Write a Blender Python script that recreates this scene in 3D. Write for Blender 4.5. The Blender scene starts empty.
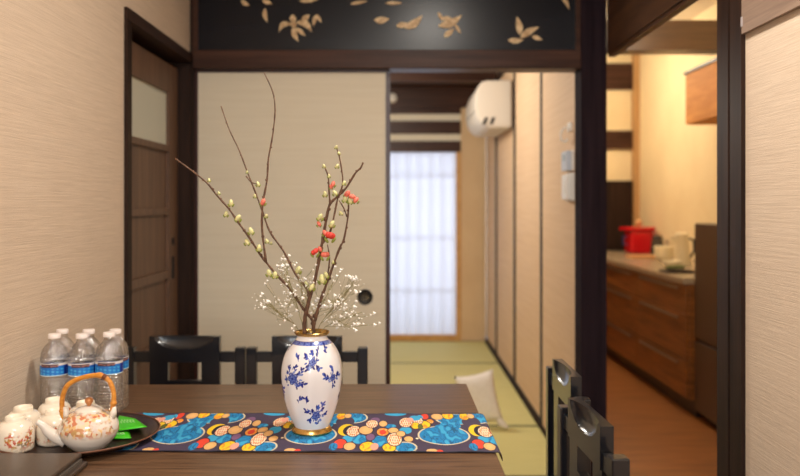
import bpy, bmesh, math, random
from mathutils import Vector, Matrix, noise
random.seed(11)
PI = math.pi
C = bpy.context.scene.collection
scn = bpy.context.scene
EYE = 1.246
F = 778.0
CX, HY = 398.0, 205.0

# ------------------------------------------------------------------ camera, world, lights, exposure
cam_d = bpy.data.cameras.new('camera'); cam = bpy.data.objects.new('camera', cam_d); C.objects.link(cam)
cam.location = (0, 0, EYE); cam.rotation_euler = (PI/2, 0, 0)
cam_d.sensor_width = 36; cam_d.lens = 36*F/800
cam_d.shift_x = (400-CX)/800; cam_d.shift_y = -(238-HY)/800
cam_d.clip_start = 0.05
cam_d.dof.use_dof = True; cam_d.dof.focus_distance = 1.78; cam_d.dof.aperture_fstop = 2.4
scn.camera = cam

w = bpy.data.worlds.new('world'); scn.world = w; w.use_nodes = True
w.node_tree.nodes['Background'].inputs[0].default_value = (0.75, 0.85, 1, 1)
w.node_tree.nodes['Background'].inputs[1].default_value = 0.6
scn.view_settings.view_transform = 'Standard'; scn.view_settings.look = 'None'
scn.view_settings.gamma = 1; scn.view_settings.use_curve_mapping = False
scn.view_settings.exposure = 0.0

def area(name, loc, rot, sx, sy, power, col, spread=PI):
    l = bpy.data.lights.new(name, 'AREA'); l.shape = 'RECTANGLE'; l.size = sx; l.size_y = sy
    l.energy = power; l.color = col; l.spread = spread
    o = bpy.data.objects.new(name, l); o.location = loc; o.rotation_euler = rot; C.objects.link(o); return o
WARM = (1.0, 0.80, 0.58); NEUT = (1.0, 0.93, 0.83); DAY = (0.72, 0.84, 1.0)
area('ceiling_lamp_over_table', (0.22, 1.72, 2.46), (0, 0, 0), 0.22, 0.22, 25, NEUT)
area('ceiling_lamp_behind_camera', (-0.1, -0.4, 2.46), (0, 0, 0), 0.5, 0.5, 42, NEUT)
area('daylight_front_window', (0.0, -2.55, 1.5), (PI/2, 0, 0), 1.3, 1.2, 50, (0.92, 0.97, 1.0))
area('daylight_garden_window', (0.1, 7.75, 1.1), (-PI/2, 0, 0), 1.7, 1.9, 20, (0.82, 0.88, 1.0))
def bulb(name, loc, power, col, r=.12):
    l = bpy.data.lights.new(name, 'POINT'); l.shadow_soft_size = r; l.energy = power; l.color = col
    o = bpy.data.objects.new(name, l); o.location = loc; C.objects.link(o)
bulb('tatami_lamp', (-0.30, 4.9, 2.05), 78, (1.0, 0.93, 0.82), .18)
bulb('kitchen_lamp', (1.25, 6.3, 2.4), 46, (1.0, 0.88, 0.66))
bulb('kitchen_lamp_front', (1.55, 3.9, 2.42), 24, (1.0, 0.88, 0.66))

# ------------------------------------------------------------------ helpers
def lin(c):
    return tuple(((v/255)/12.92 if v/255 <= 0.04045 else ((v/255+0.055)/1.055)**2.4) for v in c[:3]) + (1,)
def P(px, py, d):
    return Vector(((px-CX)*d/F, d, EYE-(py-HY)*d/F))

def mat(name, c=(128, 128, 128), rough=0.5, metal=0.0, **kw):
    m = bpy.data.materials.new(name); m.use_nodes = True
    b = m.node_tree.nodes['Principled BSDF']
    b.inputs['Base Color'].default_value = lin(c); b.inputs['Roughness'].default_value = rough
    b.inputs['Metallic'].default_value = metal
    for k, v in kw.items(): b.inputs[k.replace('_', ' ')].default_value = v
    return m
def nd(m, typ, **kw):
    n = m.node_tree.nodes.new(typ)
    for k, v in kw.items():
        if k in n.inputs: n.inputs[k].default_value = v
        else: setattr(n, k, v)
    return n
def lk(m, a, b): m.node_tree.links.new(a, b)
def grain(name, c1, c2, scale=(3, 40, 40), rough=0.5, bump=0.1, detail=6, lo=.35, hi=.65, coat=0, dist=.002, space='Object'):
    """streaky procedural surface: wood, grass cloth, woven rush"""
    m = mat(name, c1, rough)
    if coat: m.node_tree.nodes['Principled BSDF'].inputs['Coat Weight'].default_value = coat; m.node_tree.nodes['Principled BSDF'].inputs['Coat Roughness'].default_value = .15
    t = nd(m, 'ShaderNodeTexCoord'); mp = nd(m, 'ShaderNodeMapping'); mp.inputs['Scale'].default_value = scale
    n = nd(m, 'ShaderNodeTexNoise'); n.inputs['Scale'].default_value = 1; n.inputs['Detail'].default_value = detail; n.inputs['Roughness'].default_value = .65
    r = nd(m, 'ShaderNodeValToRGB'); e = r.color_ramp.elements
    e[0].position = lo; e[0].color = lin(c1); e[1].position = hi; e[1].color = lin(c2)
    lk(m, t.outputs[space], mp.inputs['Vector']); lk(m, mp.outputs[0], n.inputs['Vector']); lk(m, n.outputs[0], r.inputs[0])
    b = m.node_tree.nodes['Principled BSDF']; lk(m, r.outputs[0], b.inputs['Base Color'])
    if bump:
        bp = nd(m, 'ShaderNodeBump'); bp.inputs['Strength'].default_value = bump; bp.inputs['Distance'].default_value = dist
        lk(m, n.outputs[0], bp.inputs['Height']); lk(m, bp.outputs[0], b.inputs['Normal'])
    return m

class MB:
    def __init__(s): s.b = bmesh.new()
    def box(s, x0, x1, y0, y1, z0, z1, bev=0):
        vs = [s.b.verts.new((x, y, z)) for x in (x0, x1) for y in (y0, y1) for z in (z0, z1)]
        fs = [(0,1,3,2), (4,6,7,5), (0,4,5,1), (2,3,7,6), (0,2,6,4), (1,5,7,3)]
        f = [s.b.faces.new([vs[i] for i in q]) for q in fs]
        if bev:
            es = list({e for q in f for e in q.edges})
            bmesh.ops.bevel(s.b, geom=es, offset=bev, segments=2, affect='EDGES', profile=.5)
        return s
    def tube(s, pts, rad, n=8, cap=True):
        pts = [Vector(p) for p in pts]
        if not hasattr(rad, '__len__'): rad = [rad]*len(pts)
        rings = []; up = None
        for i, p in enumerate(pts):
            t = (pts[min(i+1, len(pts)-1)] - pts[max(i-1, 0)]).normalized()
            if up is None: up = t.orthogonal().normalized()
            up = (up - t*up.dot(t)); up = up.normalized() if up.length > 1e-6 else t.orthogonal().normalized()
            v = t.cross(up)
            rings.append([s.b.verts.new(p + (up*math.cos(2*PI*k/n) + v*math.sin(2*PI*k/n))*rad[i]) for k in range(n)])
        for a, b in zip(rings, rings[1:]):
            for k in range(n): s.b.faces.new([a[k], a[(k+1) % n], b[(k+1) % n], b[k]])
        if cap: s.b.faces.new(rings[0][::-1]); s.b.faces.new(rings[-1])
        return s
    def lathe(s, prof, n=32, c=(0, 0, 0), sx=1, sy=1, flute=None):
        rings = []
        for r, z in prof:
            if r < 1e-5: rings.append([s.b.verts.new((c[0], c[1], c[2]+z))])
            else:
                ring = []
                for k in range(n):
                    a = 2*PI*k/n; rr = r*(1 if not flute else flute(a, z))
                    ring.append(s.b.verts.new((c[0]+rr*sx*math.cos(a), c[1]+rr*sy*math.sin(a), c[2]+z)))
                rings.append(ring)
        for a, b in zip(rings, rings[1:]):
            for k in range(n):
                q = [a[k % len(a)], a[(k+1) % len(a)], b[(k+1) % len(b)], b[k % len(b)]]
                u = []
                for v in q:
                    if v not in u: u.append(v)
                if len(u) > 2: s.b.faces.new(u)
        return s
    def ball(s, c, r, sx=1, sy=1, sz=1, rot=None, u=10, v=7):
        M = Matrix.Translation(c) @ (rot.to_matrix().to_4x4() if rot else Matrix()) @ Matrix.Diagonal((r*sx, r*sy, r*sz, 1))
        bmesh.ops.create_uvsphere(s.b, u_segments=u, v_segments=v, radius=1, matrix=M); return s
    def poly(s, pts, th, nrm=(0, 0, 1)):
        """prism from a 3-D outline, thickness th against nrm"""
        nrm = Vector(nrm); a = [s.b.verts.new(Vector(p)) for p in pts]; b = [s.b.verts.new(Vector(p)-nrm*th) for p in pts]
        s.b.faces.new(a); s.b.faces.new(b[::-1])
        for i in range(len(a)): j = (i+1) % len(a); s.b.faces.new([a[i], b[i], b[j], a[j]])
        return s
    def build(s, name, m, parent=None, smooth=False, loc=None, angle=None):
        bmesh.ops.recalc_face_normals(s.b, faces=s.b.faces)
        me = bpy.data.meshes.new(name); s.b.to_mesh(me); s.b.free()
        me.materials.append(m)
        if smooth:
            me.polygons.foreach_set('use_smooth', [True]*len(me.polygons))
            if angle: me.set_sharp_from_angle(angle=math.radians(angle))
        o = bpy.data.objects.new(name, me); C.objects.link(o)
        if parent: o.parent = parent
        if loc: o.location = loc
        return o

def tag(o, label, cat=None, group=None, kind=None):
    if label: o['label'] = label
    if cat: o['category'] = cat
    if group: o['group'] = group
    if kind: o['kind'] = kind
    return o
def thing(name, label, cat, loc=(0, 0, 0), rz=0, group=None):
    o = bpy.data.objects.new(name, None); C.objects.link(o); o.location = loc; o.rotation_euler = (0, 0, rz)
    o.empty_display_size = .05
    return tag(o, label, cat, group)
def struct(name, b, m, **kw):
    o = b.build(name, m, **kw); o['kind'] = 'structure'; return o
def sempty(name, loc=(0, 0, 0)):
    o = bpy.data.objects.new(name, None); C.objects.link(o); o.location = loc; o['kind'] = 'structure'; return o
def dup(root, loc, rz, label):
    r = root.copy(); C.objects.link(r); r.location = loc; r.rotation_euler = (0, 0, rz); r['label'] = label
    for ch in list(root.children):
        c = ch.copy(); C.objects.link(c); c.parent = r
        for g in list(ch.children):
            d = g.copy(); C.objects.link(d); d.parent = c
    return r

# ------------------------------------------------------------------ materials
M_paper = grain('beige_grass_cloth_wallpaper', (202, 180, 157), (221, 200, 177), (7, 7, 330), .85, .6, lo=.3, hi=.7, dist=.002)
M_plaster = grain('warm_plaster', (214, 182, 142), (222, 192, 152), (3, 3, 3), .9, .05)
M_kplaster = grain('kitchen_plaster', (232, 212, 170), (238, 220, 180), (3, 3, 3), .85, .05)
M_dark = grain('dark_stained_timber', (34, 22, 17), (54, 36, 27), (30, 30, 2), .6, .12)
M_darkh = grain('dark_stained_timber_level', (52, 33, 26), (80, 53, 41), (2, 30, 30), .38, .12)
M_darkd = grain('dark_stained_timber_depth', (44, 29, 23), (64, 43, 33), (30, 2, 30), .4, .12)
M_post = grain('purple_dark_post', (32, 24, 29), (46, 35, 40), (30, 30, 1.5), .5, .1)
for _m in (M_dark, M_darkh, M_darkd, M_post):
    _m.node_tree.nodes['Principled BSDF'].inputs['Specular IOR Level'].default_value = .15
_b = M_post.node_tree.nodes['Principled BSDF']; _b.inputs['Roughness'].default_value = .85; _b.inputs['Specular IOR Level'].default_value = .05
M_door = grain('brown_door_timber', (94, 67, 50), (116, 86, 65), (40, 40, 2), .5, .1)
M_cream = grain('cream_door_paper', (222, 209, 184), (227, 215, 191), (2, 2, 60), .8, .05)
M_panel = grain('beige_panel_paper', (208, 174, 138), (216, 184, 148), (2, 2, 60), .75, .05)
M_edge = mat('black_lacquer_edge', (22, 17, 17), .7)
M_rededge = mat('red_brown_lacquer_edge', (62, 26, 24), .35)
M_lacq = grain('black_lacquer_board', (10, 11, 17), (20, 21, 30), (2, 20, 40), .27, .04)
M_lacq.node_tree.nodes['Principled BSDF'].inputs['Specular IOR Level'].default_value = .32
M_gold = grain('gold_paint', (176, 134, 84), (240, 212, 164), (55, 55, 55), .5, 0)
M_tat = grain('green_rush_mat', (204, 196, 124), (224, 214, 148), (4, 400, 4), .75, .25, space='Object')
M_border = mat('olive_mat_binding', (92, 96, 62), .8)
M_floor = grain('honey_brown_floorboards', (122, 74, 34), (156, 98, 50), (3, 24, 3), .4, .06)
M_dfloor = grain('walnut_floorboards', (92, 62, 42), (116, 82, 56), (30, 2, 3), .4, .05)
M_table = grain('walnut_table_veneer', (52, 35, 25), (128, 96, 70), (5, 120, 60), .30, .14, detail=8, lo=.3, hi=.72)
M_black = mat('black_lacquered_wood', (9, 12, 20), .28)
M_black.node_tree.nodes['Principled BSDF'].inputs['Coat Weight'].default_value = .5
M_frost = mat('frosted_glass', (208, 208, 192), .6)
M_white = mat('white_plastic', (232, 226, 216), .4)
M_ac = mat('ivory_plastic', (214, 204, 190), .45)
M_chrome = mat('brushed_steel', (170, 165, 158), .35, 1)
M_wood_or = grain('orange_cabinet_wood', (206, 132, 44), (226, 156, 66), (2, 3, 30), .7, .05)
M_wood_lt = grain('light_window_timber', (196, 142, 78), (214, 164, 98), (20, 20, 20), .5, .05)
M_counter = grain('brown_drawer_wood', (90, 54, 25), (160, 102, 50), (4, 2.2, 26), .4, .06, lo=.3, hi=.7)
M_ctop = grain('grey_stone_worktop', (150, 134, 112), (172, 154, 130), (20, 20, 20), .25, 0)
M_fridge = mat('dark_brown_metal', (92, 74, 60), .4, .3)
M_red = mat('red_enamel', (200, 18, 28), .25)
M_ivory = mat('ivory_ceramic', (236, 222, 184), .3)
M_dkgrey = mat('charcoal_plastic', (42, 40, 40), .4)
M_fabric = grain('white_cotton', (232, 224, 214), (240, 234, 226), (60, 60, 60), .9, .1)
M_ceil = grain('white_ceiling', (225, 212, 192), (230, 218, 200), (3, 3, 3), .9, 0)

# ------------------------------------------------------------------ SETTING
XL, XR, D = -0.92, 0.927, 3.45          # left wall, right wall, plane of the sliding screens
YB = -2.4                              # wall behind the camera
T = 7.13                               # far wall of the tatami room
KX, KY = 2.30, 7.5                     # kitchen right wall, kitchen far wall
struct('floor', MB().box(XL-.2, XR+.02, YB, D+.12, -.1, 0), M_dfloor)
struct('floor', MB().box(XR+.02, KX, 1.6, KY, -.1, 0), M_floor)
struct('floor', MB().box(-2.0, XR-.03, D+.12, T+.1, -.1, -.03), M_dfloor)
struct('ceiling', MB().box(XL-.2, XR+.12, YB-.1, D+.1, 2.5, 2.6), M_ceil)
struct('ceiling', MB().box(-2.0, .93, D+.1, T+.1, 2.32, 2.42), M_darkh)
struct('ceiling', MB().box(.93, KX+.1, 1.5, KY+.1, 2.7, 2.8), M_ceil)

# left wall with a doorway y 2.612..3.44
struct('wall_left', MB().box(XL-.12, XL, YB, 2.612, 0, 2.5).box(XL-.12, XL, 2.612, 3.44, 1.912, 2.5), M_paper)
# sliding timber door in the left wall
d1 = sempty('door_1')
xl = XL-.05
b = MB()
for y0, y1 in ((2.64, 2.80), (3.295, 3.425)): b.box(xl-.035, xl, y0, y1, 0.02, 1.845)
for z0, z1 in ((1.722, 1.845), (1.472, 1.498), (1.206, 1.231), (.936, .97), (.66, .69), (.02, .2)): b.box(xl-.034, xl-.0005, 2.80, 3.295, z0, z1)
b.build('door_frame', M_door, d1)
for z0, z1 in ((1.231, 1.472), (.97, 1.206), (.69, .936), (.2, .66)):
    MB().box(xl-.025, xl-.014, 2.80, 3.295, z0, z1).build('door_panel', M_door, d1)
MB().box(xl-.022, xl-.012, 2.80, 3.295, 1.498, 1.722).build('glass_pane', M_frost, d1)
h = MB().box(xl, xl+.004, 3.335, 3.36, .93, 1.025).build('handle', M_edge, d1); h['label'] = 'black recessed finger pull'
MB().box(xl, xl+.004, 3.335, 3.362, 1.075, 1.105, .001).build('lock', M_edge, d1)
t = sempty('trim_1')
MB().box(XL-.10, XL+.012, 2.612, 2.655, 0, 1.87).build('jamb', M_dark, t)
MB().box(XL-.10, XL+.012, 2.612, 3.435, 1.872, 1.912).build('head', M_darkd, t)
MB().box(XL-.10, XL+.004, 3.425, 3.44, 0, 1.87).build('jamb', M_dark, t)
struct('wall_behind_door', MB().box(XL-.14, XL-.125, 2.5, 3.6, 0, 2.5), M_dark)

# wall behind the camera with its window
wb = MB()
wb.box(XL-.12, -.7, YB-.1, YB, 0, 2.5).box(.7, XR+.12, YB-.1, YB, 0, 2.5).box(-.7, .7, YB-.1, YB, 0, .85).box(-.7, .7, YB-.1, YB, 2.15, 2.5)
struct('wall_front', wb, M_paper)
t = sempty('window_1')
fb = MB().box(-.7, -.65, YB-.08, YB-.02, .85, 2.15).box(.65, .7, YB-.08, YB-.02, .85, 2.15).box(-.02, .02, YB-.08, YB-.02, .85, 2.15).box(-.7, .7, YB-.08, YB-.02, .85, .9).box(-.7, .7, YB-.08, YB-.02, 2.1, 2.15)
fb.build('window_frame', M_dark, t)

# right wall, doorway to the kitchen y 2.26..3.45
struct('wall_right', MB().box(XR, XR+.1, YB, 2.08, 0, 2.5).box(XR, XR+.03, 2.08, 3.43, 2.04, 2.5), M_paper)
M_lint = grain('brown_lintel_timber', (74, 48, 30), (98, 66, 42), (30, 2, 30), .45, .1)
t = sempty('trim_2')
b = MB().box(XR-.012, XR+.11, 2.075, 2.145, 0, 2.5).box(XR-.004, XR+.11, 2.145, 2.158, 0, 2.5).box(XR-.012, XR+.11, 2.158, 2.232, 0, 2.5)
b.build('door_post', M_dark, t)
MB().box(XR+.001, XR+.03, 2.232, D-.021, 1.898, 2.04).build('lintel', M_lint, t)
MB().box(XR-.006, XR+.0, 2.232, D-.021, 1.912, 2.5).build('upper_board', M_lint, t)
MB().box(XR+.02, XR+.06, 2.262, D-.01, 0, .012).build('threshold', M_dark, t)
o = MB().box(XR-.014, XR-.002, .2, 2.068, 1.700, 2.3).build('wall_shade_band', grain('taupe_shade_tone', (124, 102, 88), (150, 126, 108), (2, 2.5, 60), .5, .1))  # thin slab in a shade colour, standing in for a shadow band on the wall
tag(o, 'taupe shadow band modelled as a thin slab high on the right wall beside the dark post', 'board')
sb = MB().box(XR-.016, XR-.001, 2.060, 2.069, 1.72, 1.745).build('band_end_tab', mat('pale_metal', (190, 180, 180), .4, .3), o)

# corner posts and transom in the plane of the sliding screens
struct('trim_3', MB().box(.807, .92, D-.02, D+.10, 0, 2.5), M_post)
struct('trim_4', MB().box(XL-.10, -.905, D-.005, D+.11, 0, 2.5), M_dark)
struct('trim_5', MB().box(-.905, .807, D-.025, D+.095, 1.848, 1.93, .004), M_darkh)       # grooved head rail
struct('trim_7', MB().box(-.893, .807, D-.0, D+.12, -.03, .003), M_darkh)           # sill
tr = thing('transom_panel', 'black lacquered transom panel with painted gold leaf sprays above the screens', 'panel', (0, D, 1.93))
MB().box(-.905, .807, .0, .03, .0, .56).build('board', M_lacq, tr)
MB().box(-.906, -.885, -.012, .0, .0, .56).build('frame', M_darkh, tr); MB().box(.785, .807, -.012, .0, .0, .56).build('frame', M_darkh, tr)
def leaf_outline(px, py, ang, L, W, bend=.25):
    out = []; n = 8
    ax = Vector((math.cos(ang), -math.sin(ang))); nx = Vector((-ax.y, ax.x))
    for s in (1, -1):
        rng = range(0, n+1) if s == 1 else range(n-1, 0, -1)
        for i in rng:
            u = i/n; wv = W*1.25*math.sin(PI*u**.8)*.5
            p = Vector((px, py)) + ax*(u*L) + nx*(s*wv + bend*L*math.sin(PI*u)*.5)
            out.append(p)
    return out
b = MB(); dd = D-.004; nl = [0]
def gleaf(px, py, deg, L, W, bend=.25):
    nl[0] += 1
    pts = [P(q.x, q.y, dd-.00025*(nl[0] % 9))-Vector((0, D, 1.93)) for q in leaf_outline(px, py, math.radians(deg), L*1.12, W*.92, bend)]
    b.poly(pts, .003, (0, -1, 0))
for a in [(292, 24, 212, 14, 5, .55), (296, 22, -33, 17, 6, -.4), (293, 27, -70, 14, 5, .15), (295, 28, -38, 12, 4, -.1), (293, 22, 92, 7, 6, 0), (292, 27, 60, 6, 6, 0),
          (302, 21, 40, 9, 5, 0), (318, 14, -110, 12, 4, .2), (317, 15, -60, 8, 3, 0), (299, 1, 5, 18, 4, 0), (265, 8, -80, 13, 4, .2), (262, 0, -20, 10, 4, 0), (241, 0, -30, 9, 4, .2),
          (374, 20, 5, 14, 6, .1), (404, 28, 35, 20, 7, .2), (396, 26, 10, 12, 5, 0), (438, 26, 25, 24, 7, .2), (442, 17, -20, 14, 5, 0), (444, 37, 40, 12, 5, 0), (455, 24, -60, 10, 3, 0), (438, 12, -60, 10, 3, 0),
          (350, 4, 10, 16, 3, 0), (385, 3, 0, 16, 3, 0), (520, 35, 100, 17, 6, .1), (520, 38, 30, 20, 6, -.1), (508, 40, 0, 14, 5, .1), (532, 36, -20, 10, 4, 0)]: gleaf(*a)
for _ in range(26):
    cx0 = random.uniform(235, 560); gleaf(cx0, random.uniform(-60, -6), random.uniform(0, 360), random.uniform(9, 20), random.uniform(3, 6), random.uniform(-.3, .3))
b.build('gold_leaf_painting', M_gold, tr)
struct('wall_back', MB().box(XL-.1, XR, D+.03, D+.1, 2.49, 2.5), M_dark)

# cream sliding screen, closed half
def screen(name, x0, x1, y0, y1, z0, z1, face, edge, axis='x'):
    r = sempty(name)
    e = .012
    if axis == 'x':
        MB().box(x0+e, x1-e, y0+.004, y1-.004, z0+e, z1-e).build('paper_panel', face, r)
        MB().box(x0, x0+e, y0, y1, z0, z1).box(x1-e, x1, y0, y1, z0, z1).box(x0+e, x1-e, y0, y1, z0, z0+e).box(x0+e, x1-e, y0, y1, z1-e, z1).build('edge_frame', edge, r)
    else:
        MB().box(x0+.004, x1-.004, y0+e, y1-e, z0+e, z1-e).build('paper_panel', face, r)
        MB().box(x0, x1, y0, y0+e, z0, z1).box(x0, x1, y1-e, y1, z0, z1).box(x0, x1, y0+e, y1-e, z0, z0+e).box(x0, x1, y0+e, y1-e, z1-e, z1).build('edge_frame', edge, r)
    return r
s = screen('door_2', -.9045, -.043, D+.02, D+.045, .004, 1.85, M_cream, M_rededge)
pc = P(365, 297, D+.02)
b = MB().lathe([(0, .001), (.024, .001), (.027, .002), (.029, .005), (.033, .006), (.035, .002), (.035, -.003)], 28)
bmesh.ops.rotate(b.b, verts=b.b.verts, matrix=Matrix.Rotation(PI/2, 3, 'X'))
hk = b.build('finger_pull', mat('black_iron', (12, 11, 10), .5), s, smooth=True, loc=(pc.x, D+.0235, pc.z)); hk['label'] = 'round black finger pull'
b = MB()
for k in range(9):
    a = k*2*PI/9; b.tube([(pc.x+.006*math.cos(a), D+.0215, pc.z+.006*math.sin(a)), (pc.x+.022*math.cos(a+.5), D+.0205, pc.z+.022*math.sin(a+.5))], .0012, 5)
b.build('finger_pull_ornament', mat('dull_brass', (150, 130, 90), .4, .8), s)
screen('door_3', -.885, -.035, D+.055, D+.08, .004, 1.843, M_cream, M_rededge)

# tatami room
struct('wall_tatami_left', MB().box(-2.1, -2.0, D, T, 0, 2.4), M_plaster)
struct('wall_tatami_front', MB().box(-2.0, XL-.12, D, D+.1, 0, 2.4), M_plaster)
xr = .806
wt = MB().box(xr+.03, .918, D+.11, KY, 0, 2.45)
struct('wall_right_tatami', wt, M_panel)
struct('wall_tatami_above', MB().box(xr+.001, xr+.03, D+.1, T, 2.29, 2.33), M_plaster)
struct('trim_8', MB().box(xr-.012, xr+.03, D+.1, T, 2.26, 2.29), M_darkd)
struct('trim_9', MB().box(xr-.01, xr+.03, D+.1, T, -.03, .02), M_dark)
struct('wall_tatami_end', MB().box(xr+.0, xr+.03, D+.1, 4.34, .02, 2.26), M_panel)
ys = [4.385, 5.40, 6.40, 7.10]
for i in range(3):
    screen('door_%d' % (4+i), xr+.002, xr+.028, ys[i], ys[i+1]-.02, .02, 2.26, M_panel, M_edge, 'y')
b = MB()
for y in ys[:3]: b.box(xr-.004, xr+.03, y-.034, y+.012, .02, 2.26)
struct('trim_10', b, M_edge)
# far wall with beams and plaster strips around the garden window
hz = lambda y: EYE+(HY-y)*T/F
t = MB().box(.575, xr, T, T+.1, -.03, hz(100)).box(-2., -1.3, T, T+.1, -.03, hz(100))
struct('wall_tatami_back', t, M_plaster)
struct('wall_tatami_back_strips', MB().box(-2, .575, T+.02, T+.1, hz(121), hz(114)).box(-2, .575, T+.02, T+.1, hz(141), hz(134)), grain('pale_plaster', (236, 224, 200), (240, 230, 208), (3, 3, 3), .9, .05))
struct('trim_11', MB().box(-1.3, .575, T-.01, T+.1, hz(152), hz(141)).box(-1.3, .575, T-.01, T+.1, hz(134), hz(121)).box(-1.3, .575, T-.01, T+.1, hz(114), hz(108)), M_darkh)
struct('trim_12', MB().box(-2, xr, T-.03, T+.1, hz(108), 2.33), M_darkh)
struct('trim_13', MB().box(-1.9, xr-.02, 5.25, 5.37, 2.22, 2.32), M_darkh)
struct('trim_18', MB().box(-1.9, xr-.02, 6.25, 6.35, 2.24, 2.32), M_darkh)
win = sempty('window_2')
zt = hz(152)
b = MB().box(.535, .575, T-.01, T+.06, -.0, zt).box(-1.3, .535, T-.01, T+.06, -.03, hz(335)).box(-1.3, -1.26, T-.01, T+.06, 0, zt)
b.build('window_frame', M_wood_lt, win)
mp = bpy.data.materials.new('translucent_shoji_paper'); mp.use_nodes = True; nt = mp.node_tree; nt.nodes.clear()
o_ = nt.nodes.new('ShaderNodeOutputMaterial'); tr_ = nt.nodes.new('ShaderNodeBsdfTranslucent'); df = nt.nodes.new('ShaderNodeBsdfDiffuse'); mx = nt.nodes.new('ShaderNodeMixShader')
tr_.inputs[0].default_value = (.92, .94, 1, 1); df.inputs[0].default_value = (.85, .85, .85, 1); mx.inputs[0].default_value = .3
nt.links.new(tr_.outputs[0], mx.inputs[1]); nt.links.new(df.outputs[0], mx.inputs[2]); nt.links.new(mx.outputs[0], o_.inputs[0])
MB().box(-1.26, .535, T+.03, T+.034, hz(335), zt).build('window_pane', mp, win)
b = MB()
for k in range(17): x = .535-.105*k-.02; b.box(x-.010, x, T+.055, T+.068, hz(335), zt)
for y in (176, 238, 290): b.box(-1.26, .535, T+.055, T+.068, hz(y)-.006, hz(y)+.006)
b.build('lattice', mat('pale_lattice_timber', (226, 226, 234), .7), win)
b = MB().box(-.44, -.40, T+.0, T+.028, hz(335), zt); b.build('meeting_stile', M_wood_lt, win)

rows = [(D+.12, 4.386), (4.386, 6.135), (6.135, T-.01)]
cols = [(-.97, -.085), (-.085, .79)]
mats_lab = ['narrow green tatami mat nearest the doorway sill, right of the screens', 'long yellow-green tatami mat in the middle beside the right-hand panels', 'pale green tatami mat under the bright window']
for i, (y0, y1) in enumerate(rows):
    for j, (x0, x1) in enumerate(cols):
        if j == 0: lab = ['tatami mat behind the cream sliding screen nearest the sill', 'long tatami mat hidden behind the cream sliding screen', 'tatami mat at the window behind the cream sliding screen'][i]
        else: lab = mats_lab[i]
        r = thing('tatami_mat', lab, 'tatami mat', ((x0+x1)/2, (y0+y1)/2, -.03), 0, 'tatami mats')
        hx, hy = (x1-x0)/2-.001, (y1-y0)/2-.001; bw = .014 if i != 1 else .016
        MB().box(-hx, hx, -hy+bw, hy-bw, 0, .03).build('rush_surface', M_tat, r)
        for q0, q1 in ((-hy, -hy+bw), (hy-bw, hy)): MB().box(-hx, hx, q0, q1, 0, .0305).build('binding', M_border, r)

# kitchen shell
struct('wall_kitchen_right', MB().box(KX, KX+.1, 1.5, KY+.1, 0, 2.7), M_kplaster)
struct('wall_kitchen_near', MB().box(XR+.1, KX, 1.5, 1.6, 0, 2.7), M_kplaster)
kz = lambda y, d=KY: EYE+(HY-y)*d/F
def kwall(y0, y1): return MB().box(.92, KX, KY, KY+.1, kz(y1), kz(y0))
struct('wall_kitchen_back', MB().box(.92, KX, KY, KY+.1, 0, 2.7), M_kplaster)
struct('trim_14', MB().box(.92, KX-.05, KY-.04, KY, kz(90), kz(64)).box(.92, KX-.05, KY-.04, KY, kz(149), kz(131)), M_darkh)
struct('trim_15', MB().box(.92, KX-.06, KY-.06, KY, .02, kz(181)), M_dark)
struct('trim_16', MB().box(KX-.05, KX, KY-.1, KY, 0, 2.7), grain('tan_post', (176, 136, 88), (196, 154, 104), (30, 30, 2), .5, .05))
struct('trim_17', MB().box(.93, KX, 4.9, 5.05, kz(50, 4.9), kz(20, 4.9)), grain('brown_beam', (84, 58, 34), (104, 73, 44), (2, 30, 30), .35, .08))

# ------------------------------------------------------------------ LARGE OBJECTS
# dining table
tb = thing('dining_table', 'dark walnut dining table with a patterned runner across it', 'table', (-.345, 1.543, 0), math.radians(.6))
MB().box(-.555, .555, -.743, .743, .688, .72, .003).build('table_top', M_table, tb)
for y in (-.42, .42):
    p = MB().box(-.04, .04, y-.04, y+.04, .02, .67, .004).build('pedestal', M_black, tb)
    MB().box(-.25, .25, y-.035, y+.035, 0, .022, .004).build('foot', M_black, tb)
MB().box(-.3, .3, -.5, .5, .668, .688).build('underframe', M_black, tb)

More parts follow.
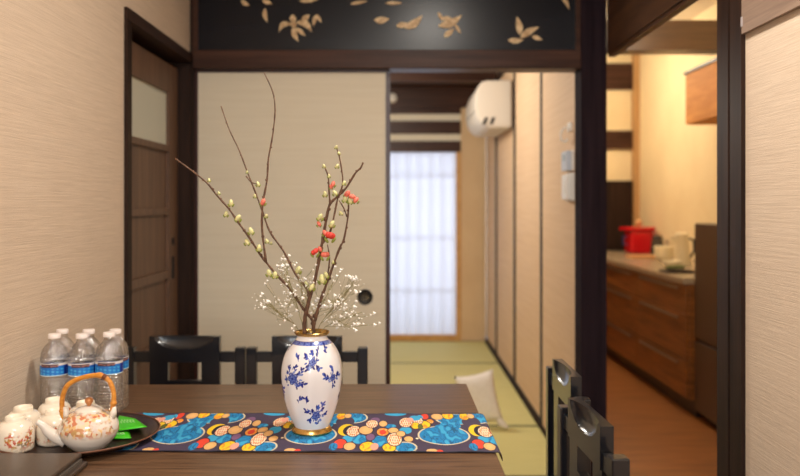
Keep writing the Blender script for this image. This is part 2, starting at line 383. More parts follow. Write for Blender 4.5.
# chairs
def make_chair(label):
    t = thing('dining_chair', label, 'chair', (0, 0, 0), 0, 'black dining chairs')
    # crest plate with a scooped hand hollow in its front
    W, z0, z1, y0, y1 = .117, .722, .808, .168, .196
    b = MB(); nx, nz = 64, 36; g = []
    for j in range(nz+1):
        row = []
        for i in range(nx+1):
            x = -W+2*W*i/nx; z = z0+(z1-z0)*j/nz
            e = 1-((x/.098)**2+((z1+.002-z)/.045)**2)
            dep = .0165*math.sqrt(e) if e > 0 else 0
            row.append(b.b.verts.new((x, y0+dep, z)))
        g.append(row)
    bk = [[b.b.verts.new((-W+2*W*i/nx, y1, z0+(z1-z0)*j/nz)) for i in range(nx+1)] for j in (0, nz)]
    for j in range(nz):
        for i in range(nx): b.b.faces.new([g[j][i], g[j][i+1], g[j+1][i+1], g[j+1][i]])
    for i in range(nx):
        b.b.faces.new([g[0][i], g[0][i+1], bk[0][i+1], bk[0][i]]); b.b.faces.new([g[nz][i], g[nz][i+1], bk[1][i+1], bk[1][i]])
    b.b.faces.new(bk[0] + bk[1][::-1])
    b.b.faces.new([g[j][0] for j in range(nz+1)]+[bk[1][0], bk[0][0]]); b.b.faces.new([g[j][nx] for j in range(nz+1)]+[bk[1][nx], bk[0][nx]])
    b.build('crest_plate', M_black, t, smooth=True, angle=28)
    for s in (-1, 1): MB().box(min(s*.2, s*.117), max(s*.2, s*.117), .172, .192, .722, .757, .002).build('top_rail', M_black, t)
    for s in (-1, 1): MB().box(min(s*.117, s*.056), max(s*.117, s*.056), .172, .194, .46, .722).build('splat', M_black, t)
    MB().box(-.056, .056, .172, .194, .56, .66).build('cross_splat', M_black, t)
    MB().box(-.17, .17, .172, .192, .425, .46).build('lower_rail', M_black, t)
    for s in (-1, 1):
        MB().box(s*.185-.017, s*.185+.017, .165, .199, 0, .771, .003).build('leg', M_black, t)
        MB().box(s*.18-.016, s*.18+.016, -.195, -.163, 0, .40, .003).build('leg', M_black, t)
        MB().box(s*.182-.01, s*.182+.01, -.163, .165, .18, .205).build('stretcher', M_black, t)
    MB().box(-.166, .166, -.188, -.168, .36, .40).box(-.17, .17, .17, .19, .36, .40).box(-.19, -.172, -.163, .165, .36, .40).box(.172, .19, -.163, .165, .36, .40).build('seat_frame', M_black, t)
    MB().box(-.195, .195, -.2, .163, .40, .435, .012).build('seat', mat('dark_seat_leather', (30, 26, 26), .5) if 'dark_seat_leather' not in bpy.data.materials else bpy.data.materials['dark_seat_leather'], t)
    return t
c0 = make_chair('black chair at the table\'s far end, nearer the left wall and bottles')
c0.location = (-.711, 2.42, 0)
dup(c0, (-.303, 2.42, 0), 0, 'black chair at the table\'s far end, behind the white vase')
dup(c0, (.272, 2.10, 0), math.radians(-90.0), 'black chair on the table\'s right side, the farther one by the tatami room')
dup(c0, (.225, 1.645, 0), math.radians(-87.0), 'black chair on the table\'s right side, nearest the camera and kitchen doorway')

# air conditioner on the right wall of the tatami room
ac = thing('air_conditioner', 'ivory wall air conditioner mounted high in the tatami room', 'air conditioner', (xr-.006, 5.45, 1.79))
prof = [(0, .33), (-.19, .33), (-.225, .31), (-.255, .23), (-.255, .12), (-.225, .04), (-.16, .0), (-.0, .0)]
b = MB()
a_ = [b.b.verts.new((x, 0, z)) for x, z in prof]; c_ = [b.b.verts.new((x, .80, z)) for x, z in prof]
b.b.faces.new(a_); b.b.faces.new(c_[::-1])
for i in range(len(prof)): j = (i+1) % len(prof); b.b.faces.new([a_[i], c_[i], c_[j], a_[j]])
bmesh.ops.bevel(b.b, geom=list(b.b.edges), offset=.012, segments=2, affect='EDGES')
b.build('casing', M_ac, ac)
for x_ in (-.20, -.15): MB().poly([(x_-.012, -.002, .02), (x_+.014, -.002, .02), (x_+.034, -.002, .07), (x_+.008, -.002, .07)], .003, (0, -1, 0)).build('outlet_slot', M_dkgrey, ac)
MB().box(-.2565, -.250, .1, .7, .125, .128).build('panel_seam', M_dkgrey, ac)
# devices on the wall by the post
def plate(name, lab, cat, px, py, w_, h_, col=M_white):
    d = xr*F/(px-CX); z = EYE-(py-HY)*d/F
    t = thing(name, lab, cat, (xr, d, z)); MB().box(-.012, -.0, -w_/2, w_/2, -h_/2, h_/2, .003).build('plate', col, t)
    return t
t = plate('wall_switch', 'white wall switch box, lowest of the devices beside the purple-dark post', 'switch', 571.5, 187, .13, .13)
MB().box(-.034, -.012, -.06, .06, -.058, .058, .004).build('cover', M_white, t)
MB().box(-.038, -.034, -.02, .02, -.03, .03, .001).build('rocker', M_white, t)
t = plate('remote_control', 'pale grey remote in its wall cradle, between the hook and the switch', 'remote control', 571.5, 161, .12, .095)
MB().box(-.036, -.012, -.055, .055, -.045, .045, .004).build('handset', mat('pale_grey_plastic', (196, 200, 208), .4), t)
MB().box(-.0372, -.036, -.03, .03, .0, .03).build('screen', mat('grey_display', (150, 165, 170), .3), t)
t = plate('wall_hook', 'small pale hanging hook, topmost of the devices beside the post', 'hook', 571, 127, .06, .04)
MB().tube([(-.012, 0, 0), (-.034, 0, -.005), (-.048, 0, -.03), (-.046, 0, -.06), (-.026, 0, -.07), (-.016, 0, -.055)], .005, 8).build('hook_arm', M_white, t)
p = P(392, 98, T-.035)
b = MB().lathe([(0, .04), (.034, .037), (.044, .02), (.046, 0), (0, 0)], 20)
bmesh.ops.rotate(b.b, verts=b.b.verts, matrix=Matrix.Rotation(PI/2, 3, 'X'))
tag(b.build('smoke_detector', M_white, smooth=True, loc=(p.x, T-.03, p.z)), 'small round white detector on the dark beam above the window', 'smoke detector')

# white floor cushion beyond the table corner
def pillow(b, hx, hy, hz_, n=14):
    for s in (1, -1):
        g = [[b.b.verts.new((hx*(2*i/n-1)*(1-.10*(1-(2*j/n-1)**2)**1), hy*(2*j/n-1)*(1-.10*(1-(2*i/n-1)**2)), s*hz_*(max(0, (1-(2*i/n-1)**4)*(1-(2*j/n-1)**4)))**.6)) for j in range(n+1)] for i in range(n+1)]
        for i in range(n):
            for j in range(n): b.b.faces.new([g[i][j], g[i+1][j], g[i+1][j+1], g[i][j+1]])
    bmesh.ops.remove_doubles(b.b, verts=b.b.verts, dist=.0004)
b = MB(); pillow(b, .112, .145, .04)
bmesh.ops.rotate(b.b, verts=b.b.verts, matrix=Matrix.Rotation(math.radians(80), 3, 'X'))
bmesh.ops.rotate(b.b, verts=b.b.verts, matrix=Matrix.Rotation(math.radians(-11), 3, 'Y'))
mz = min(v.co.z for v in b.b.verts)
cu = thing('floor_cushion', 'white cushion standing on the tatami behind the table corner', 'cushion', (.452, 4.36, 0))
co = b.build('cover', M_fabric, cu, smooth=True, loc=(0, 0, -mz))
MB().tube([(.10, -.01, .06), (.125, -.03, .03), (.155, -.05, .012)], [.014, .022, .008], 8).build('corner_fold', M_fabric, cu, smooth=True)

# ------------------------------------------------------------------ KITCHEN OBJECTS
ck = thing('kitchen_drawer_unit', 'brown wooden kitchen base unit with long drawers along the right wall', 'cabinet', (1.69, 5.9, 0))
y0, y1 = -1.34, 1.5
MB().box(.02, .58, y0, y1, .10, .78).build('body', M_counter, ck)
MB().box(.06, .58, y0, y1, 0, .10).build('kickboard', M_dkgrey, ck)
ny = 3
for i in range(ny):
    a = y0+.01+i*(y1-y0-.02)/ny; e = a+(y1-y0-.02)/ny-.006
    for z0, z1 in ((.11, .33), (.336, .60), (.606, .775)):
        dr = MB().box(0, .02, a, e, z0, z1, .002).build('drawer', M_counter, ck)
        MB().box(-.018, -.010, a+.1, e-.1, z1-.035, z1-.02).box(-.012, .0, a+.12, a+.13, z1-.033, z1-.022).box(-.012, .0, e-.13, e-.12, z1-.033, z1-.022).build('handle', M_chrome, dr)
wt = MB().box(1.67, 2.28, 4.56, 7.4, .78, .815, .003).build('worktop', M_ctop); tag(wt, 'pale grey kitchen worktop on the brown drawer unit', 'worktop')
fr = thing('refrigerator', 'dark brown two-door refrigerator at the near end of the kitchen counter', 'refrigerator', (1.73, 3.86, 0))
MB().box(.03, .56, 0, .68, .03, 1.14, .006).build('body', M_fridge, fr)
MB().box(-.0, .03, 0, .68, .47, 1.14, .006).build('door', M_fridge, fr)
MB().box(-.0, .03, 0, .68, .05, .455, .006).build('door', M_fridge, fr)
MB().box(.05, .5, .05, .63, 0, .03).build('plinth', M_dkgrey, fr)
wc = thing('wall_cabinet', 'orange wooden kitchen cupboard hung high on the right wall', 'cabinet', (1.95, 4.0, 1.79))
MB().box(.02, .345, 0, 1.28, 0, .34).build('body', M_wood_or, wc)
for k in range(2): MB().box(0, .02, .004+k*.64, .636+k*.64, .002, .338, .002).build('door', M_wood_or, wc)
MB().box(-.01, .35, -.01, 1.29, .34, .355).build('top_board', M_darkd, wc)

def on_counter(px, d): return ((px-CX)*d/F, d, .815)
rp = thing('lidded_pot', 'bright red square lidded pot at the far end of the kitchen worktop', 'pot', on_counter(639, 6.95))
MB().box(-.105, .105, -.10, .10, 0, .20, .02).build('body', M_red, rp)
MB().box(-.15, .115, -.11, .11, .20, .235, .012).build('lid', M_red, rp)
MB().lathe([(0, .235), (.012, .235), (.012, .25), (.03, .262), (.03, .285), (.02, .30), (0, .302)], 16).build('knob', mat('pale_wood_knob', (214, 170, 120), .5), rp, smooth=True)
MB().tube([(-.105, 0, .15), (-.14, 0, .15), (-.14, 0, .08), (-.105, 0, .08)], .008, 6).build('side_handle', mat('blue_trim', (40, 50, 110), .4), rp)

kt = thing('electric_kettle', 'ivory tall kettle with dark handle on the kitchen worktop', 'kettle', on_counter(682, 5.6))
MB().lathe([(0, 0), (.055, 0), (.058, .02), (.05, .12), (.046, .20), (.05, .22), (.035, .235), (0, .238)], 24).build('body', M_ivory, kt, smooth=True, angle=50)
MB().tube([(.046, 0, .19), (.085, 0, .18), (.09, 0, .10), (.055, 0, .05)], .008, 8).build('handle', M_dkgrey, kt)
MB().tube([(-.045, 0, .16), (-.065, 0, .19), (-.08, 0, .2)], [.014, .010, .008], 8).build('spout', M_ivory, kt)
cb = MB().box(-.13, .13, -.09, .09, 0, .02, .005).build('chopping_board', mat('pale_wood_board', (206, 150, 96), .5), loc=on_counter(645, 6.35))
tag(cb, 'pale wooden board lying on the worktop before the red pot', 'board')
def bowl(px, d, r, h, z, lab, grp=None):
    b = MB().lathe([(0, 0), (r*.45, 0), (r*.5, .008), (r*.85, h*.5), (r, h), (r*.96, h), (r*.8, h*.5), (r*.4, .014), (0, .012)], 24)
    o = b.build('bowl', M_ivory, smooth=True, loc=(on_counter(px, d)[0], d, .815+z)); tag(o, lab, 'bowl', grp)
for k, lab in enumerate(['lowest ivory bowl of the short stack on the kitchen worktop', 'middle ivory bowl of the short stack on the kitchen worktop', 'top ivory bowl of the short stack on the kitchen worktop']):
    bowl(664, 5.95, .075, .06, k*.028, lab, 'stacked ivory bowls')
bowl(672, 5.35, .07, .05, 0, 'single ivory bowl on the worktop in front of the kettle')
t = thing('glass_jug', 'dark glass and steel jug between red pot and stacked bowls', 'jug', on_counter(657, 6.6))
MB().lathe([(0, 0), (.05, 0), (.055, .03), (.05, .12), (.04, .15), (.045, .17), (0, .172)], 20).build('body', mat('dark_glass', (70, 62, 54), .15), t, smooth=True)
MB().tube([(.045, 0, .14), (.085, 0, .13), (.08, 0, .05), (.05, 0, .04)], .007, 8).build('handle', M_chrome, t)
t = thing('vegetable_tray', 'low dark tray of green leaves on the near worktop', 'tray', on_counter(678, 5.0))
MB().box(-.1, .1, -.08, .08, 0, .012, .003).build('tray', M_dark, t)
b = MB()
for k in range(9): b.ball((random.uniform(-.06, .06), random.uniform(-.05, .05), .03), .025, 1, .8, .5, u=8, v=5)
b.build('leaves', mat('dull_green_leaf', (110, 118, 60), .6), t)

# ------------------------------------------------------------------ TABLE OBJECTS
TT = .72
# woven runner with printed clouds, fans and coins: colours kept per vertex
def H(c): return Vector(lin(c)[:3])
BG = H((64, 52, 76)); BLUE = H((14, 126, 186)); CY = H((52, 160, 206)); YEL = H((238, 196, 30)); TAN = H((222, 172, 110)); REDC = H((216, 62, 40)); CRM = H((240, 222, 186)); MAU = H((120, 84, 122)); PNK = H((232, 160, 140)); INK = H((24, 20, 40)); GRN = H((86, 96, 40)); ORG = H((232, 140, 44))
U = lambda cx: (cx/7.27)
el = []   # (u px from crescent, v 0 far..1 near, ru, rv, colour, style)
def E(cx, cy, rx, ry, col, st=''): el.append((U(cx)-3.4, (cy-105)/275, rx/7.27, ry/275, col, st))
E(390, 108, 85, 20, CY); 
E(-95, 150, 150, 40, BLUE, 'o'); E(60, 140, 105, 42, BLUE, 'o'); E(10, 175, 70, 40, BG)
E(-215, 270, 175, 62, BLUE, 'o'); E(-150, 195, 75, 45, BLUE); E(-190, 225, 90, 40, BLUE)
E(-155, 120, 45, 30, YEL, 'r'); E(-240, 130, 48, 26, TAN, 'r'); E(-335, 130, 30, 28, REDC, 'r'); E(-375, 140, 25, 22, CY); E(-300, 170, 30, 18, ORG, 'r')
E(-350, 195, 55, 30, YEL, 'r'); E(-400, 165, 50, 38, CRM, 'd')
E(-30, 130, 38, 30, YEL, 'r'); E(20, 128, 30, 20, TAN, 'r')
E(540, 145, 45, 22, CY)
E(460, 352, 70, 32, BLUE, 'o'); E(60, 295, 40, 25, CY); E(140, 300, 50, 30, BLUE); E(285, 315, 55, 38, BLUE); E(355, 205, 40, 16, BLUE); E(465, 238, 45, 25, CY)
E(215, 285, 35, 26, MAU, 'r'); E(10, 330, 50, 34, REDC, 'r'); E(-30, 350, 30, 24, BLUE); E(80, 345, 45, 26, TAN, 'r'); E(200, 348, 58, 34, YEL, 'r'); E(350, 355, 50, 28, YEL, 'r'); E(250, 350, 28, 22, PNK)
E(35, 235, 62, 42, YEL); E(60, 240, 50, 38, INK); E(88, 245, 54, 42, CRM, 'd'); E(175, 238, 56, 34, TAN, 'r')
E(235, 160, 36, 22, MAU); E(215, 190, 48, 34, CRM, 'd'); E(298, 187, 34, 24, TAN, 'r')
E(300, 248, 50, 32, ORG, 'r'); E(300, 250, 24, 18, REDC); E(375, 237, 42, 24, TAN, 'r')
E(470, 178, 55, 40, CRM, 'd'); E(500, 160, 28, 20, PNK); E(540, 205, 34, 26, YEL, 'r'); E(575, 210, 20, 18, GRN)
E(385, 300, 56, 48, CRM, 'd'); E(430, 262, 36, 22, TAN, 'r'); E(485, 296, 36, 20, TAN, 'r')
E(640, 374, 40, 14, TAN); E(690, 380, 24, 16, REDC); E(545, 292, 10, 5, CRM)
PER = 131.0
def pattern(X, Y, Yf, Yn):
    u0 = (X+.4257)/.002314; v = (Yf-Y)/(Yf-Yn)
    col = BG
    for (eu, ev, ru, rv, c, st) in el:
        du = (u0-eu+PER/2) % PER-PER/2; dv = v-ev
        q = (du/ru)**2+(dv/rv)**2
        if st == 'o' and 1 <= q < 1+2.6/ru*1.4 and col is BG: col = CRM*.75
        if q < 1:
            col = c
            r = math.sqrt(q)
            if st == 'r':
                if r > .88: col = INK if ev > .1 else c*.3
                elif (c is YEL or c is ORG) and noise.noise(Vector((du*.5, dv*16, eu))) > .18: col = TAN if c is ORG else ORG
                elif c is TAN and r < .45: col = TAN*1.12
            elif st == 'd':
                if r > .9: col = INK
                elif math.sin(du*2.9)*math.sin(dv*48) > .3: col = REDC
                elif .55 < r < .64: col = ORG
            elif st == 'o' or c is BLUE:
                wv = noise.noise(Vector((du*.20, dv*8, 3.1+eu)))
                if abs(wv) < .045 or abs(wv-.28) < .03: col = BLUE*.45
                elif wv < -.22: col = CY
    if v < .012 or v > .985: col = INK
    return col
def color_material(name, rough, attr='pattern', bump=0, coat=0):
    m = mat(name, (255, 255, 255), rough); a = nd(m, 'ShaderNodeAttribute'); a.attribute_name = attr
    b = m.node_tree.nodes['Principled BSDF']; lk(m, a.outputs['Color'], b.inputs['Base Color'])
    if coat: b.inputs['Coat Weight'].default_value = coat; b.inputs['Coat Roughness'].default_value = .05
    if bump:
        n = nd(m, 'ShaderNodeTexNoise'); n.inputs['Scale'].default_value = 900; bp = nd(m, 'ShaderNodeBump'); bp.inputs['Strength'].default_value = bump; bp.inputs['Distance'].default_value = .0005
        lk(m, n.outputs[0], bp.inputs['Height']); lk(m, bp.outputs[0], b.inputs['Normal'])
    return m
def grid_obj(name, nx, ny, fn, cfn, m, parent=None):
    vs = []; cols = []
    for j in range(ny+1):
        for i in range(nx+1):
            p = fn(i/nx, j/ny); vs.append(p); cols.extend(list(cfn(i/nx, j/ny, p))+[1])
    fs = [(j*(nx+1)+i, j*(nx+1)+i+1, (j+1)*(nx+1)+i+1, (j+1)*(nx+1)+i) for j in range(ny) for i in range(nx)]
    me = bpy.data.meshes.new(name); me.from_pydata(vs, [], fs)
    ca = me.color_attributes.new('pattern', 'FLOAT_COLOR', 'POINT'); ca.data.foreach_set('color', cols)
    me.materials.append(m); me.polygons.foreach_set('use_smooth', [True]*len(me.polygons))
    o = bpy.data.objects.new(name, me); C.objects.link(o)
    if parent: o.parent = parent
    return o
XE = .211; X0 = -.69; drop = .022; LEN = XE-X0
YF, YN = 1.958, 1.655
def rf(u, v):
    s = u*(LEN+drop)+X0; y = YF+(YN-YF)*v
    th = math.radians(-.55)
    ex = XE+(YF-y)*.0105+.002
    wob = .0006*math.sin(s*37+y*20)+.0006*math.sin(s*61-y*31)
    z = TT+.0022+wob*.8
    if s > ex-.006:
        a = (s-(ex-.006))/.009
        if a < PI/2: x_, z = ex-.006+.009*math.sin(a), TT+.0022-.009*(1-math.cos(a))
        else: x_, z = ex+.003+.003*math.sin((s-ex)*25), TT+.0022-.009-(s-(ex-.006)-.009*PI/2)
        s2 = x_
    else: s2 = s
    return (s2, y-.0095*(s2-X0)/LEN*1.0, z)
def rc(u, v, p): return pattern(u*(LEN+drop)+X0, YF+(YN-YF)*v, YF, YN)
rn = grid_obj('table_runner', 900, 220, rf, rc, color_material('printed_runner_cloth', .75, bump=.25))
sm = rn.modifiers.new('thickness', 'SOLIDIFY'); sm.thickness = .0012; sm.offset = -1
tag(rn, 'navy table runner printed with blue clouds, fans and yellow coins', 'table runner')
RT = TT+.0032

# vase
VX, VY = -.199, 1.80
va = thing('flower_vase', 'white porcelain vase with blue flower sprays and gold rim', 'vase', (VX, VY, RT))
prof = [(.0395, .013), (.041, .016), (.046, .027), (.0525, .043), (.059, .062), (.0645, .084), (.0685, .108), (.0702, .130), (.0695, .150), (.066, .168), (.0605, .183), (.053, .196), (.0435, .207), (.0365, .214), (.0345, .219), (.0358, .224)]
def cr(tn):
    k = min(int(tn*(len(prof)-1)), len(prof)-2); f = tn*(len(prof)-1)-k
    p0, p1, p2, p3 = prof[max(k-1, 0)], prof[k], prof[k+1], prof[min(k+2, len(prof)-1)]
    return [.5*((2*p1[i])+(-p0[i]+p2[i])*f+(2*p0[i]-5*p1[i]+4*p2[i]-p3[i])*f*f+(-p0[i]+3*p1[i]-3*p2[i]+p3[i])*f**3) for i in (0, 1)]
WHT = H((232, 230, 232)); DB = H((24, 36, 120)); MBL = H((64, 88, 176)); LB = H((128, 146, 206))
marks = []   # (s, z, rs, rz, angle, col)
rnd = random.Random(4)
def px2sz(px, py):
    z = (.526-(py-205)*1.735/F)-.004
    x = (px-310.5)*1.74/F
    r = .068
    for i in range(40):
        q = cr(i/39)
        if abs(q[1]-z) < .006: r = q[0]; break
    return math.asin(max(-.98, min(.98, x/r)))*.066, z
blooms = []
def blossom(s, z, R, rot): blooms.append((s, z, R, rot))
def sprig(s, z, a, L, n=3):
    cv = rnd.uniform(-1.1, 1.1); ss, zz = s, z; st = L/14
    for k in range(14):
        an = a+cv*k/14; ss += st*math.cos(an); zz += st*math.sin(an)
        marks.append((ss, zz, .0009, .0006, an, MBL))
        if k in (4, 8, 11, 13) or rnd.random() < .12:
            b_ = an+rnd.choice((-1, 1))*rnd.uniform(.4, 1.0); l_ = rnd.uniform(.0034, .0056)
            marks.append((ss+l_*.9*math.cos(b_), zz+l_*.9*math.sin(b_), l_, l_*.48, b_, rnd.choice((DB, MBL, DB*1.4))))
def spray(px, py, R, twigs, back=None):
    R *= 1.08
    s, z = px2sz(px, py) if back is None else back
    for a, L in twigs: sprig(s+R*.8*math.cos(a), z+R*.8*math.sin(a), a, L)
    for k in range(int(R*1100)):
        a = rnd.uniform(0, 6.28); q = R*rnd.uniform(.95, 1.45); l_ = rnd.uniform(.0024, .0048)
        marks.append((s+q*math.cos(a), z+q*math.sin(a), l_, l_*.55, a+rnd.uniform(-.7, .7), rnd.choice((DB, MBL, LB, MBL))))
    blossom(s, z, R*.95, rnd.random())
spray(294, 379, .014, [(2.2, .014), (.5, .02), (-.3, .016), (3.3, .010), (1.3, .016), (-1.2, .008)])
spray(314, 362, .010, [(.7, .022), (-.6, .012), (2.4, .010), (-2.4, .010), (1.5, .012)])
spray(334, 379, .009, [(1.4, .016), (3.0, .014), (-1.7, .012), (.3, .012)])
spray(317, 417, .013, [(.8, .02), (2.5, .018), (3.4, .012), (0.1, .016), (1.6, .008)])
for px, py, a in ((286, 354, 1.0), (325, 352, .3), (300, 404, 1.6), (308, 404, 1.4), (284, 395, 2.0), (337, 405, 1.2), (300, 362, 2.0)):
    s, z = px2sz(px, py); sprig(s, z, a, .012, 3)
for k in range(9):
    spray(0, 0, rnd.uniform(.009, .014), [(rnd.uniform(0, 6.28), rnd.uniform(.01, .02)) for _ in range(5)], back=(.11+k*.026, .05+.1*((k*37) % 10)/10))
NU, NV = 420, 260
per = .066*2*PI
def vcol(u, v, p):
    s = (u-.5)*per; z = cr(v)[1]; c = WHT
    if .2045 < z < .2125:
        q = math.sin(s*520)*math.sin(z*1500)
        c = MBL if q > -.1 else LB
        if z > .2115 or z < .2052: c = DB
        if abs(((s+.2) % .024)-.012) < .0022 and abs(z-.2085) < .003: c = DB
    for (ms, mz_, rs, rz_, a, col) in marks:
        dx = s-ms
        if dx > per/2: dx -= per
        if dx < -per/2: dx += per
        dy = z-mz_
        if abs(dx) > rs and abs(dx) > rs+.004: continue
        ca, sa = math.cos(a), math.sin(a)
        if ((dx*ca+dy*sa)/rs)**2+((-dx*sa+dy*ca)/rz_)**2 < 1: c = col
    for (bs, bz, R_, rot) in blooms:
        dx = s-bs
        if dx > per/2: dx -= per
        if dx < -per/2: dx += per
        dy = z-bz; r = math.hypot(dx, dy)
        if r > R_: continue
        a = math.atan2(dy, dx)+rot
        edge = R_*(.70+.30*abs(math.cos(2.5*a)))
        if r < edge:
            q = r/edge
            if q > .88: c = DB
            elif .55 < q < .64 or q < .2: c = DB
            elif abs(math.sin(5*a+q*6)) < .30: c = DB*1.3
            elif q < .55: c = MBL if math.sin(7*a) > -.2 else LB
            else: c = LB if math.sin(5*a+1.2) > .35 else MBL
    return c
def vfn(u, v):
    r, z = cr(v); a = (u-.5)*2*PI
    fl = 1+.012*math.cos(a*10)*max(0, math.sin(PI*min(1, z/.22)))
    # u=.5 faces the camera (-y)
    return (r*fl*math.sin(a), -r*fl*math.cos(a), z)
M_porc = color_material('painted_porcelain', .22, coat=.6)
vb = grid_obj('body', NU, NV, vfn, vcol, M_porc, va)
M_gl = mat('polished_gold', (208, 172, 104), .25, 1)
MB().lathe([(.0, .0), (.045, 0), (.0465, .002), (.046, .006), (.042, .010), (.0405, .0135), (.038, .014), (0, .013)], 64).build('foot_ring', M_gl, va, smooth=True, angle=60)
MB().lathe([(.0350, .2225), (.0378, .2245), (.0405, .228), (.041, .2298), (.0398, .2308), (.037, .229), (.0335, .224), (.033, .221)], 64).build('rim', M_gl, va, smooth=True, angle=60)
MB().lathe([(.0345, .2235), (.033, .215), (.042, .203), (.058, .18), (.066, .14)], 48).build('inner_wall', mat('white_glaze', (225, 222, 218), .2), va, smooth=True)

# flowering quince branches
M_bark = grain('quince_bark', (68, 45, 34), (120, 86, 62), (300, 300, 120), .75, .3)
M_budg = mat('green_cream_bud', (214, 208, 148), .55, Subsurface_Weight=.1)
M_budp = mat('coral_petal', (230, 116, 96), .55, Subsurface_Weight=.1)
M_budr = mat('red_petal', (216, 62, 50), .55)
M_leaf = mat('young_green_leaf', (132, 140, 52), .5)
NB = Vector((VX, VY, RT))
def catmull(pts, k=4):
    out = []
    for i in range(len(pts)-1):
        p0, p1, p2, p3 = pts[max(i-1, 0)], pts[i], pts[i+1], pts[min(i+2, len(pts)-1)]
        for j in range(k):
            f = j/k; out.append(.5*((2*p1)+(-p0+p2)*f+(2*p0-5*p1+4*p2-p3)*f*f+(-p0+3*p1-3*p2+p3)*f**3))
    return out+[pts[-1]]
def stick(bm_, pxs, d0, d1, r0, r1, extend=None):
    n = len(pxs); pts = [P(x, y, d0+(d1-d0)*i/(n-1)) for i, (x, y) in enumerate(pxs)]
    if extend is not None: pts.insert(0, extend)
    pts = catmull(pts); m = len(pts)
    rad = [(r0+(r1-r0)*i/(m-1))*(1.32+.3*math.sin(i*2.1)*math.sin(i*.77)) for i in range(m)]
    bm_.tube(pts, rad, 7)
    for i in range(3, m-1, 3): bm_.ball(pts[i]+Vector((random.uniform(-1, 1), random.uniform(-1, 1), 0))*rad[i]*1.1, rad[i]*random.uniform(1.1, 1.6), u=6, v=4)
    return pts
def bud(parent, px, py, d, r, m, flower=False):
    c = P(px, py, d); b = MB(); r *= 1.2 if not flower else 1.12
    tilt = random.uniform(-.7, .7)
    from mathutils import Euler
    rot = Euler((random.uniform(-.4, .4), tilt, 0))
    if flower:
        for k in range(5):
            a = k*2*PI/5; q = Vector((math.cos(a), math.sin(a), .25))*r*.46; q.rotate(rot)
            b.ball(c+q, r*.60, 1, 1, 1, rot, 8, 6)
        b.ball(c+Vector((0, 0, r*.2)), r*.5)
    else:
        b.ball(c, r, .72, .72, 1.15, rot, 9, 7)
        q = Vector((0, 0, r*.6)); q.rotate(rot); b.ball(c+q, r*.6, .7, .7, 1, rot, 8, 6)
    o = b.build('flower' if flower else 'bud', m, parent, smooth=True); 
    if m is not M_budg: o['label'] = 'coral red flower' if flower else 'coral pink bud'
    else: o['label'] = 'pale green bud'
    lf = MB()
    for s in (-1, 1):
        q = Vector((s*r*.7, 0, -r*.8)); lf.ball(c+q, r*.62, .5, .4, 1.1, Euler((0, s*.6, 0)), 7, 5)
    lf.build('sepals', M_leaf, o, smooth=True)
def branch(label): return thing('quince_branch', label, 'branch', (0, 0, 0), 0, 'quince branches in the vase')
def inside(dx, dy): return Vector((VX+dx, VY+dy, RT+.12))
# branch one: long low branch to the left with the tallest twig rising from it
A = [(314, 331), (312.5, 320.6), (303, 308.5), (291, 290), (275.5, 273.5), (260.6, 255), (249.6, 238), (238.7, 223), (229, 209), (217, 195.5), (207, 183), (192.3, 171), (175.4, 158.7)]
r1 = branch('bare-tipped quince branch leaning far left, with the tallest twig')
b = MB(); stick(b, A, 1.80, 1.74, .0026, .0013, inside(.018, .01))
Bp = [(266, 262), (262, 228), (263, 203), (267, 180), (268.4, 158.7), (272.6, 135.6), (275, 110.4), (272.6, 91.5), (264, 72.6)]
stick(b, Bp, 1.768, 1.79, .0021, .0009)
b.build('stem', M_bark, r1, smooth=True)
for px, py, r in ((209, 180, .0035), (219, 193, .003), (231, 203, .0058), (226, 214, .005), (238, 218, .0065), (251, 231, .0062), (247, 242, .0058), (259, 248, .006), (267, 241, .004)): bud(r1, px, py, 1.755, r, M_budg)
bud(r1, 269, 273, 1.765, .0062, M_budg); bud(r1, 275, 275, 1.765, .006, M_budg)
bud(r1, 263, 202, 1.77, .0062, M_budp); bud(r1, 266, 216, 1.77, .0038, M_budg)
# branch two: thin left-centre
r2 = branch('thin quince branch crossing behind the tallest twig, few buds')
b = MB(); Cp = [(305.5, 331), (306, 312), (308, 292), (295, 273.5), (284, 252), (270, 232), (263, 213), (256, 194), (247, 171), (239, 150), (229, 129), (221, 106)]
stick(b, Cp, 1.815, 1.84, .0024, .0009, inside(-.008, .012)); 
stick(b, [(246, 176), (251, 182), (257, 184)], 1.83, 1.825, .0012, .0008)
b.build('stem', M_bark, r2, smooth=True)
for px, py, r in ((258, 184, .0048), (255, 196, .0038), (247, 172, .0028), (298, 270, .0072), (306, 284, .005), (271, 243, .003)): bud(r2, px, py, 1.83, r, M_budg)
